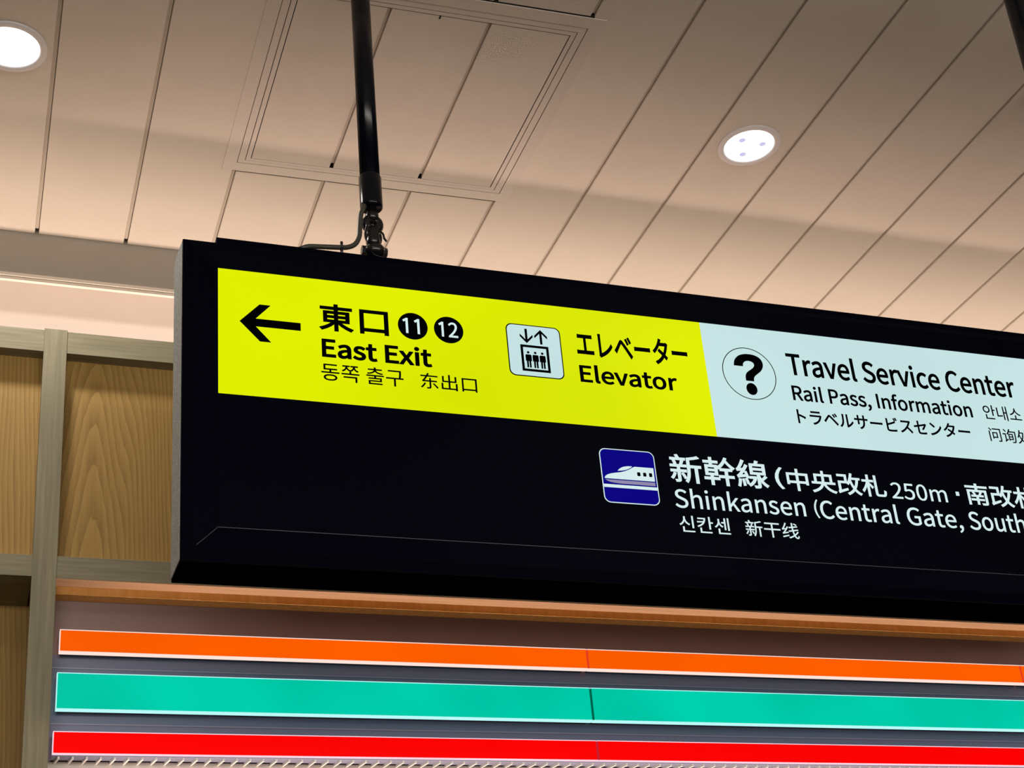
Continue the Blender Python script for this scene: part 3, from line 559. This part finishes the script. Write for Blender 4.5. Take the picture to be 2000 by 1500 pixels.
# ---------------------------------------------------------------- hanging sign
SX0, SX1, SZ0, SZ1, SY0, SY1 = 0.403, 3.683, 2.880, 3.701, 3.0, 3.15
sign = thing('hanging_sign', (2.04, 3.075, SZ0), 'long black back-lit station sign with yellow and white bands hanging from black poles', 'sign')
PX_0, PX_1, PZ_0, PZ_1 = 0.485, SX1 - 0.082, 2.966, 3.630     # lit panel area
Z_MID, X_MID = 3.2942, 1.7373
# body behind the frame: a prism across x with the slightly raised rear top
bm = bmesh.new()
prof = [(3.003, SZ0 + 0.001), (SY1, 2.889), (SY1, 3.723), (3.10, 3.723), (3.003, SZ1 - 0.001)]
a = [bm.verts.new((SX0 + 0.002, y, z)) for y, z in prof]; b = [bm.verts.new((SX1 - 0.002, y, z)) for y, z in prof]
bm.faces.new(a); bm.faces.new(b[::-1])
for i in range(5): bm.faces.new((a[i], b[i], b[(i + 1) % 5], a[(i + 1) % 5]))
link('body', finish(bm), M_UNDER, sign)
for xs, xe in ((SX0 - 0.0005, SX0 + 0.0015), (SX1 - 0.0015, SX1 + 0.0005)):
    bm = bmesh.new()
    pr = [(3.004, SZ0 + 0.004), (3.141, 2.893), (3.141, 3.719), (3.100, 3.719), (3.004, SZ1 - 0.003)]
    a = [bm.verts.new((xs, y, z)) for y, z in pr]; b = [bm.verts.new((xe, y, z)) for y, z in pr]
    bm.faces.new(a); bm.faces.new(b[::-1])
    for i in range(5): bm.faces.new((a[i], b[i], b[(i + 1) % 5], a[(i + 1) % 5]))
    o = link('side_panel', finish(bm), M_SIDE, sign); o['label'] = 'grainy grey end panel'
# four mitred frame members with a raised ridge
def rect(d, y, dz=None):
    dzt = d if dz is None else dz
    return [(SX0 + d, y, SZ0 + d), (SX1 - d, y, SZ0 + d), (SX1 - d, y, SZ1 - dzt), (SX0 + d, y, SZ1 - dzt)]
loops = [rect(0, 3.004), rect(0.001, 2.9995), rect(0.025, 2.990, 0.021), rect(0.030, 2.990, 0.024), rect(0.082, 2.9975, 0.071), rect(0.082, 3.004, 0.071)]
for s in range(4):
    bm = bmesh.new(); vs = []
    for lp in loops: vs.append((bm.verts.new(lp[s]), bm.verts.new(lp[(s + 1) % 4])))
    n = len(vs)
    for i in range(n):
        p, q = vs[i], vs[(i + 1) % n]
        bm.faces.new((p[0], p[1], q[1], q[0]))
    bm.faces.new([v[0] for v in vs]); bm.faces.new([v[1] for v in vs][::-1])
    link('frame_member', finish(bm), M_BLACK, sign)
# highlight painted as a thin grey strip along the lower frame member and its mitre
bm = bmesh.new()
add_box(bm, PX_0 - 0.001, PX_1, 2.9966, 2.9980, PZ_0 - 0.0050, PZ_0 - 0.0036)
p0 = Vector((PX_0 - 0.001, 2.9972, PZ_0 - 0.0042)); p1 = Vector((0.437, 2.9905, 2.914))
tube(bm, [p0, p1], 0.0009, 6)
link('edge_highlight', finish(bm), M_HAIR, sign)['label'] = 'thin grey line painting the edge highlight of the lower frame'
PY = 3.0
panel_y = prism('yellow_panel', G_YELLOW, [(PX_0, Z_MID), (X_MID, Z_MID), (X_MID, PZ_1), (PX_0, PZ_1)], PY, PY + 0.004, sign)
panel_w = prism('white_panel', G_WHITE, [(X_MID, Z_MID), (PX_1, Z_MID), (PX_1, PZ_1), (X_MID, PZ_1)], PY, PY + 0.004, sign)
panel_b = prism('black_panel', M_BLACK, [(PX_0, PZ_0 - 0.001), (PX_1, PZ_0 - 0.001), (PX_1, Z_MID), (PX_0, Z_MID)], PY - 0.0005, PY + 0.004, sign)
box('mounting_rail', M_BLACK, 0.490, SX1 - 0.087, 3.05, 3.15, 3.700, 3.752, sign, bevel=0.002)
PAR = {'y': panel_y, 'w': panel_w, 'b': panel_b}

def glyph_curve(text, weight):
    c = bpy.data.curves.new('lettering', 'CURVE'); c.dimensions = '2D'; c.fill_mode = 'BOTH'
    x = 0; segs = []
    for ch in text:
        adv, data = GLYPHS[ch]
        for lp in (data.split('|') if data else []):
            px = py = 0; pts = []
            for t in lp.split(' '):
                a, b = t.split(','); px += int(a); py += int(b); pts.append((x + px, py))
            s = c.splines.new('POLY'); s.points.add(len(pts) - 1); s.use_cyclic_u = True
            for p, q in zip(s.points, pts): p.co = (q[0] / 1000, q[1] / 1000, 0, 1)
            segs += [(p[0] / 1000, p[1] / 1000, q[0] / 1000, q[1] / 1000) for p, q in zip(pts, pts[1:] + pts[:1])]
        x += adv
    return c, segs

def bounds(text):
    x = 0; xs = []; zs = []
    for ch in text:
        adv, data = GLYPHS[ch]
        for lp in (data.split('|') if data else []):
            px = py = 0
            for t in lp.split(' '):
                a, b = t.split(','); px += int(a); py += int(b); xs.append((x + px) / 1000); zs.append(py / 1000)
        x += adv
    return min(xs), max(xs), min(zs), max(zs)

def lettering(text, fit, xl, xr, ref, zt, zb, weight, col, pan):
    off = weight * 0.0068
    c, segs = glyph_curve(text, weight)
    tmp = bpy.data.objects.new('tmp', c); COL.objects.link(tmp)
    bpy.context.view_layer.update()
    me = bpy.data.meshes.new_from_object(tmp.evaluated_get(bpy.context.evaluated_depsgraph_get()))
    bpy.data.objects.remove(tmp); bpy.data.curves.remove(c)
    bx0, bx1, _, _ = bounds(fit); _, _, bz0, bz1 = bounds(ref)
    bx0 -= off; bx1 += off; bz0 -= off; bz1 += off
    sx = (xr - xl) / (bx1 - bx0); sz = (zt - zb) / (bz1 - bz0)
    y = PY - (0.0016 if pan == 'b' or col == 'w' else 0.0010)
    bm = bmesh.new(); bm.from_mesh(me); bpy.data.meshes.remove(me)
    if off:      # heavier weights: a ribbon of half-width off along every contour
        for x, y0, x2, y2 in segs:
            d = Vector((x2 - x, y2 - y0)); L = d.length
            if L < 1e-5: continue
            d /= L; q = Vector((-d.y, d.x)) * off; e = d * off * 0.85
            a = Vector((x, y0)) - e; b = Vector((x2, y2)) + e
            bm.faces.new([bm.verts.new((p.x, p.y, 0)) for p in (a - q, b - q, b + q, a + q)])
    for v in bm.verts:
        X, Z = v.co.x, v.co.y
        v.co = (xl + (X - bx0) * sx, y, zb + (Z - bz0) * sz)
    # give the film its thickness
    g = bmesh.ops.extrude_face_region(bm, geom=bm.faces[:])
    for e in g['geom']:
        if isinstance(e, bmesh.types.BMVert): e.co.y += 0.0004
    link('lettering', finish(bm), G_LETTER if col == 'w' else M_INK, PAR[pan])

TEXTS = [
('東','東',0.7241,0.8071,'東',3.5636,3.4883,3.4,'k','y'),
('口','口',0.8225,0.894,'口',3.5577,3.4898,3.2,'k','y'),
('11','11',0.9293,0.9719,'1',3.5468,3.5043,1.6,'w','y'),
('12','12',1.0201,1.0688,'1',3.5466,3.5047,1.6,'w','y'),
('East Exit','East Exit',0.728,0.9973,'E',3.4651,3.4156,4.4,'k','y'),
('동쪽 출구','동쪽 출구',0.7249,0.9235,'동',3.3973,3.3531,0.6,'k','y'),
('东出口','东出口',0.9653,1.1069,'东',3.3987,3.3559,0.6,'k','y'),
('エレベーター','エレベーター',1.3809,1.6879,'エ',3.554,3.4963,3.6,'k','y'),
('Elevator','Elevator',1.3808,1.6467,'E',3.4635,3.4158,3.4,'k','y'),
('Travel Service Center','Travel Service Center',1.9777,2.692,'T',3.5638,3.4988,3.0,'k','w'),
('Rail Pass, Information','Rail Pass, Information',1.9781,2.5307,'R',3.4667,3.4227,2.8,'k','w'),
('トラベルサービスセンター','トラベルサービスセンター',1.9803,2.5086,'ト',3.3959,3.3551,2.6,'k','w'),
('안내소','안내소',2.5678,2.691,'안',3.4673,3.4234,0.5,'k','w'),
('问询处','问询',2.5696,2.6561,'问',3.3966,3.3544,0.5,'k','w'),
('新幹線','新幹線',1.5919,1.8624,'新',3.2344,3.1565,2.1,'w','b'),
('(','(',1.8824,1.9062,'(',3.2211,3.1597,1.5,'w','b'),
('中央改札','中央改札',1.9157,2.2042,'中',3.2202,3.1578,2.0,'w','b'),
('250m','250m',2.219,2.387,'5',3.2032,3.1571,0.8,'w','b'),
('南改札','南改',2.4487,2.5965,'南',3.2196,3.1568,2.0,'w','b'),
('Shinkansen','Shinkansen',1.5936,1.9539,'h',3.1412,3.0879,1.0,'w','b'),
('(','(',1.98,1.9928,'(',3.1374,3.0855,0.6,'w','b'),
('Central','Central',1.9969,2.2251,'C',3.1364,3.0848,1.2,'w','b'),
('Gate,','Gate',2.2506,2.3988,'G',3.1354,3.0839,1.2,'w','b'),
('South','Sout',2.4385,2.5788,'S',3.1361,3.0834,1.2,'w','b'),
('신칸센','신칸센',1.5969,1.7326,'신',3.0673,3.0239,0.5,'w','b'),
('新干线','新干线',1.7757,1.9234,'新',3.0667,3.0238,0.5,'w','b'),
]
for T in TEXTS: lettering(*T)

# pictograms and symbols, cut film on the panels
L1, L2, L3, L4 = PY - 0.0004, PY - 0.0007, PY - 0.0010, PY - 0.0013
def film(name, M, outlines, y, parent, label=None):
    bm = bmesh.new()
    for pts in outlines: add_prism(bm, pts, y, y + 0.0003)
    o = link(name, finish(bm), M, parent)
    if label: o['label'] = label
    return o
def disc(cx, cz, rx, rz=None, n=48):
    rz = rz or rx
    return [(cx + rx * math.cos(2 * math.pi * i / n), cz + rz * math.sin(2 * math.pi * i / n)) for i in range(n)]
def rrect(x0, x1, z0, z1, r, n=8):
    out = []
    for cx, cz, a0 in ((x1 - r, z1 - r, 0), (x0 + r, z1 - r, 90), (x0 + r, z0 + r, 180), (x1 - r, z0 + r, 270)):
        for i in range(n + 1):
            a = math.radians(a0 + 90 * i / n); out.append((cx + r * math.cos(a), cz + r * math.sin(a)))
    return out
def annulus(name, M, outer, inner, y, parent, label=None):
    bm = bmesh.new(); n = len(outer)
    vs = [[bm.verts.new((x, yy, z)) for x, z in pts] for yy in (y, y + 0.0003) for pts in (outer, inner)]
    for i in range(n):
        j = (i + 1) % n
        bm.faces.new((vs[0][i], vs[0][j], vs[1][j], vs[1][i])); bm.faces.new((vs[2][i], vs[2][j], vs[3][j], vs[3][i]))
        bm.faces.new((vs[0][i], vs[0][j], vs[2][j], vs[2][i])); bm.faces.new((vs[1][i], vs[1][j], vs[3][j], vs[3][i]))
    o = link(name, finish(bm), M, parent)
    if label: o['label'] = label
    return o
zc = 3.4907
film('arrow', M_INK, [[(0.5352, zc), (0.5823, 3.5410), (0.6086, 3.5410), (0.5728, zc + 0.0106), (0.6792, zc + 0.0106), (0.6792, zc - 0.0106), (0.5728, zc - 0.0106), (0.6086, 3.4404), (0.5823, 3.4404)]], L1, panel_y, 'black arrow pointing left')
film('number_disc', M_INK, [disc(0.9551, 3.5257, 0.0374)], L1, panel_y)
film('number_disc', M_INK, [disc(1.0459, 3.5257, 0.0374)], L1, panel_y)
# elevator
ex0, ex1, ez0, ez1 = 1.1949, 1.3391, 3.4163, 3.5646
film('elevator_icon', M_INK, [rrect(ex0, ex1, ez0, ez1, 0.0165)], L1, panel_y)
film('elevator_icon_ground', G_WHITE, [rrect(ex0 + 0.0028, ex1 - 0.0028, ez0 + 0.0028, ez1 - 0.0028, 0.0145)], L2, panel_y, 'white rounded square behind the elevator pictogram')
bx0, bx1, bz0, bz1 = 1.2292, 1.3034, 3.4314, 3.5062
annulus('car_outline', M_INK, [(bx0, bz0), (bx1, bz0), (bx1, bz1), (bx0, bz1)], [(bx0 + .0065, bz0 + .0068), (bx1 - .0065, bz0 + .0068), (bx1 - .0065, bz1 - .0068), (bx0 + .0065, bz1 - .0068)], L3, panel_y)
def small_arrow(cx, tip, tail, sgn):
    w = 0.0031; hw = 0.0172; t = 0.0072; s = sgn
    head = [(cx, tip), (cx - hw, tip - s * 0.0185), (cx - hw + 0.0003, tip - s * (0.0185 + t)), (cx - w, tip - s * 0.0112), (cx - w, tail), (cx + w, tail), (cx + w, tip - s * 0.0112), (cx + hw - 0.0003, tip - s * (0.0185 + t)), (cx + hw, tip - s * 0.0185)]
    film('small_arrow', M_INK, [head], L3, panel_y)
small_arrow(1.2474, 3.5112, 3.5525, -1)
small_arrow(1.2858, 3.5533, 3.5115, 1)
for cx in (1.2483, 1.2668, 1.2853):
    body = [(cx - .0080, 3.4765), (cx - .0062, 3.4790), (cx + .0062, 3.4790), (cx + .0080, 3.4765), (cx + .0080, 3.4610), (cx + .0068, 3.4598), (cx + .0056, 3.4610),
            (cx + .0056, 3.4420), (cx + .0012, 3.4420), (cx + .0008, 3.4600), (cx - .0008, 3.4600), (cx - .0012, 3.4420), (cx - .0056, 3.4420), (cx - .0056, 3.4610), (cx - .0068, 3.4598), (cx - .0080, 3.4610)]
    film('passenger_symbol', M_INK, [disc(cx, 3.4850, 0.0034, n=20), body], L3, panel_y)
# information symbol
qx, qz, qr = 1.8607, 3.4898, 0.0775
annulus('information_ring', M_INK, disc(qx, qz, qr), disc(qx, qz, qr - 0.0022), L1, panel_w, 'thin black ring round the question mark')
def cr(pts, k=5):
    P = [Vector((p[0], 0, p[1])) for p in pts]
    return [(v.x, v.z) for v in smooth_path(P, k)]
right = cr([(1.8190, 3.5100), (1.8230, 3.5262), (1.8345, 3.5395), (1.8490, 3.5462), (1.8640, 3.5485), (1.8800, 3.5477), (1.8935, 3.5430), (1.9020, 3.5345), (1.9052, 3.5240), (1.9035, 3.5130), (1.8965, 3.5010), (1.8850, 3.4910), (1.8765, 3.4838), (1.8722, 3.4765), (1.8712, 3.4675)])
left = cr([(1.8478, 3.4675), (1.8480, 3.4780), (1.8505, 3.4870), (1.8560, 3.4942), (1.8650, 3.5010), (1.8740, 3.5080), (1.8785, 3.5150), (1.8785, 3.5205), (1.8745, 3.5252), (1.8680, 3.5275), (1.8600, 3.5275), (1.8525, 3.5245), (1.8472, 3.5185), (1.8455, 3.5100)])
film('question_mark', M_INK, [right + left, disc(1.8605, 3.4438, 0.0158, 0.0176)], L1, panel_w)
# bullet train
tx0, tx1, tz0, tz1 = 1.4066, 1.5530, 3.0885, 3.2345
film('train_icon', G_LETTER, [rrect(tx0, tx1, tz0, tz1, 0.0170)], PY - 0.0009, panel_b, 'thin white rounded border of the train pictogram')
film('train_icon_ground', G_BLUE, [rrect(tx0 + 0.0024, tx1 - 0.0024, tz0 + 0.0024, tz1 - 0.0024, 0.0148)], PY - 0.0012, panel_b, 'deep blue rounded square behind the train pictogram')
ta, tb = PY - 0.0015, PY - 0.0018
film('train_body', G_LETTER, [cr([(1.4140, 3.1530), (1.4150, 3.1570), (1.4180, 3.1603), (1.4230, 3.1635), (1.4312, 3.1665), (1.4430, 3.1693), (1.4567, 3.1718), (1.4690, 3.1755), (1.4803, 3.1806), (1.4890, 3.1858), (1.4960, 3.1896)], 3) + [(1.5465, 3.1896), (1.5465, 3.1530)]], ta, panel_b)
film('train_windscreen', G_LETTER, [cr([(1.4500, 3.1755), (1.4570, 3.1822), (1.4665, 3.1870), (1.4780, 3.1895), (1.4893, 3.1901)], 3) + cr([(1.4893, 3.1885), (1.4820, 3.1838), (1.4730, 3.1797), (1.4610, 3.1765), (1.4500, 3.1755)], 3)[:-1]], ta, panel_b)
film('train_skirt', G_LILAC, [[(1.4148, 3.1500), (1.4200, 3.1465), (1.4270, 3.1440), (1.4360, 3.1425), (1.4529, 3.1412), (1.5465, 3.1409), (1.5465, 3.1502)]], ta, panel_b)
film('train_track', G_LETTER, [[(1.4092, 3.1292), (1.5504, 3.1292), (1.5504, 3.1375), (1.4092, 3.1375)]], ta, panel_b)
for a, b in ((1.5012, 1.5098), (1.5170, 1.5254), (1.5328, 1.5410)):
    film('train_window', M_INK, [rrect(a, b, 3.1648, 3.1752, 0.0022, 4)], tb, panel_b)
film('separator_square', G_LETTER, [[(2.4168, 3.1797), (2.4270, 3.1797), (2.4270, 3.1914), (2.4168, 3.1914)]], PY - 0.0012, panel_b)

# ---------------------------------------------------------------- hanger poles
def hanger(px, label):
    t = thing('hanger_pole', (px, 3.10, 3.752), label, 'pole', 'black poles carrying the sign')
    y = 3.10
    bm = bmesh.new()
    lathe(bm, [(0, 4.02), (0.0262, 4.02), (0.0262, ZC + 0.012), (0, ZC + 0.012)], px, y, 32)
    link('tube', finish(bm, smooth=False), M_POLE, t)
    for p in t.children: 
        for f in p.data.polygons: f.use_smooth = len(f.vertices) == 4
    bm = bmesh.new()
    lathe(bm, [(0, 3.9290), (0.0240, 3.9290), (0.0292, 3.9340), (0.0296, 3.9400), (0.0296, 4.0260), (0.0280, 4.0300), (0.0260, 4.0310), (0, 4.0310)], px, y, 32)
    link('collar', finish(bm, smooth=True), M_POLE, t)
    bm = bmesh.new()
    lathe(bm, [(0, 3.890), (0.0170, 3.890), (0.0175, 3.912), (0.0150, 3.916), (0.0150, 3.932), (0, 3.932)], px, y, 20)
    add_torus(bm, (px, y, 3.882), 0.0165, 0.0128, 'y')
    link('eye_nut', finish(bm, smooth=True), M_IRON, t)
    bm = bmesh.new()
    tube(bm, smooth_path([(px - .013, y - .012, 3.872), (px - .016, y, 3.850), (px - .010, y, 3.828), (px + .002, y, 3.818), (px + .014, y, 3.830), (px + .016, y, 3.850), (px + .012, y + .012, 3.874)]), 0.0075, 10)
    lathe(bm, [(0, 3.812), (0.0175, 3.815), (0.0190, 3.830), (0.0165, 3.842), (0.0190, 3.856), (0.016, 3.868), (0, 3.870)], px, y, 18)
    link('shackle', finish(bm, smooth=True), M_IRON, t)
    bm = bmesh.new()
    add_torus(bm, (px, y, 3.800), 0.0120, 0.0140, 'x')
    lathe(bm, [(0, 3.780), (0.020, 3.782), (0.0275, 3.792), (0.0285, 3.802), (0.022, 3.814), (0, 3.818)], px + 0.002, y, 20)
    lathe(bm, [(0, 3.752), (0.026, 3.752), (0.026, 3.760), (0.0150, 3.766), (0.0135, 3.790), (0, 3.792)], px, y, 20)
    link('eye_bolt', finish(bm, smooth=True), M_IRON, t)
    bm = bmesh.new()
    tube(bm, [(px - 0.031, y, 3.800), (px + 0.031, y, 3.800)], 0.0070, 8)
    tube(bm, [(px - 0.032, y, 3.800), (px - 0.020, y, 3.800)], 0.0125, 6)
    tube(bm, [(px + 0.022, y, 3.800), (px + 0.034, y, 3.800)], 0.0125, 6)
    link('cross_bolt', finish(bm), M_IRON, t)
    bm = bmesh.new()
    tube(bm, smooth_path([(px + .014, y - .012, 3.858), (px + .022, y - .016, 3.846), (px + .024, y - .018, 3.832), (px + .030, y - .018, 3.823)]), 0.0028, 6)
    tube(bm, smooth_path([(px - .012, y - .020, 3.786), (px - .004, y - .024, 3.774), (px + .012, y - .024, 3.770), (px + .026, y - .02, 3.774), (px + .030, y - .018, 3.785)]), 0.0012, 6)
    link('safety_wire', finish(bm, smooth=True), M_IRON, t)
    return t
hanger(0.8965, 'black round hanger pole with a shackle joint, above the left part of the sign')
hanger(3.187, 'black hanger pole with a shackle joint, carrying the right end of the sign')
# a separate pipe nearer the viewer
t = thing('ceiling_pipe', (2.577, 2.5, ZC), 'plain black pipe crossing the top right corner of the picture', 'pipe')
bm = bmesh.new(); lathe(bm, [(0, 3.05), (0.030, 3.05), (0.030, ZC + 0.012), (0, ZC + 0.012)], 2.5785, 2.5, 32)
me = finish(bm)
for f in me.polygons: f.use_smooth = len(f.vertices) == 4
link('tube', me, M_POLE, t)
bm = bmesh.new(); lathe(bm, [(0.0300, ZC - 0.012), (0.046, ZC - 0.010), (0.048, ZC - 0.0005), (0.0300, ZC - 0.0005)], 2.5785, 2.5, 32, True)
link('ceiling_flange', finish(bm, smooth=True), M_POLE, t)
bm = bmesh.new(); lathe(bm, [(0, 3.00), (0.030, 3.00), (0.034, 3.006), (0.034, 3.09), (0.0302, 3.096), (0, 3.096)], 2.5785, 2.5, 32)
link('end_collar', finish(bm, smooth=True), M_POLE, t)

cab = thing('power_cable', (0.72, 3.075, 3.752), 'grey-black power cable leaving the pole foot and bending left onto the sign', 'cable')
bm = bmesh.new()
path = smooth_path([(0.8720, 3.083, 3.9275), (0.8690, 3.082, 3.915), (0.8625, 3.084, 3.895), (0.8590, 3.086, 3.860), (0.8560, 3.085, 3.830), (0.8445, 3.083, 3.805), (0.8240, 3.080, 3.790), (0.7950, 3.072, 3.780), (0.7550, 3.066, 3.772), (0.7200, 3.060, 3.764), (0.7050, 3.060, 3.758), (0.6950, 3.062, 3.754)])
tube(bm, path, 0.0064, 10)
link('sheath', finish(bm, smooth=True), M_CABLE, cab)
bm = bmesh.new()
tube(bm, [(0.8055, 3.071, 3.752), (0.8055, 3.071, 3.797)], 0.0038, 8)
add_torus(bm, (0.8055, 3.075, 3.783), 0.0080, 0.0022, 'x', 16, 6)
link('cable_tie', finish(bm, smooth=True), M_IRON, cab)
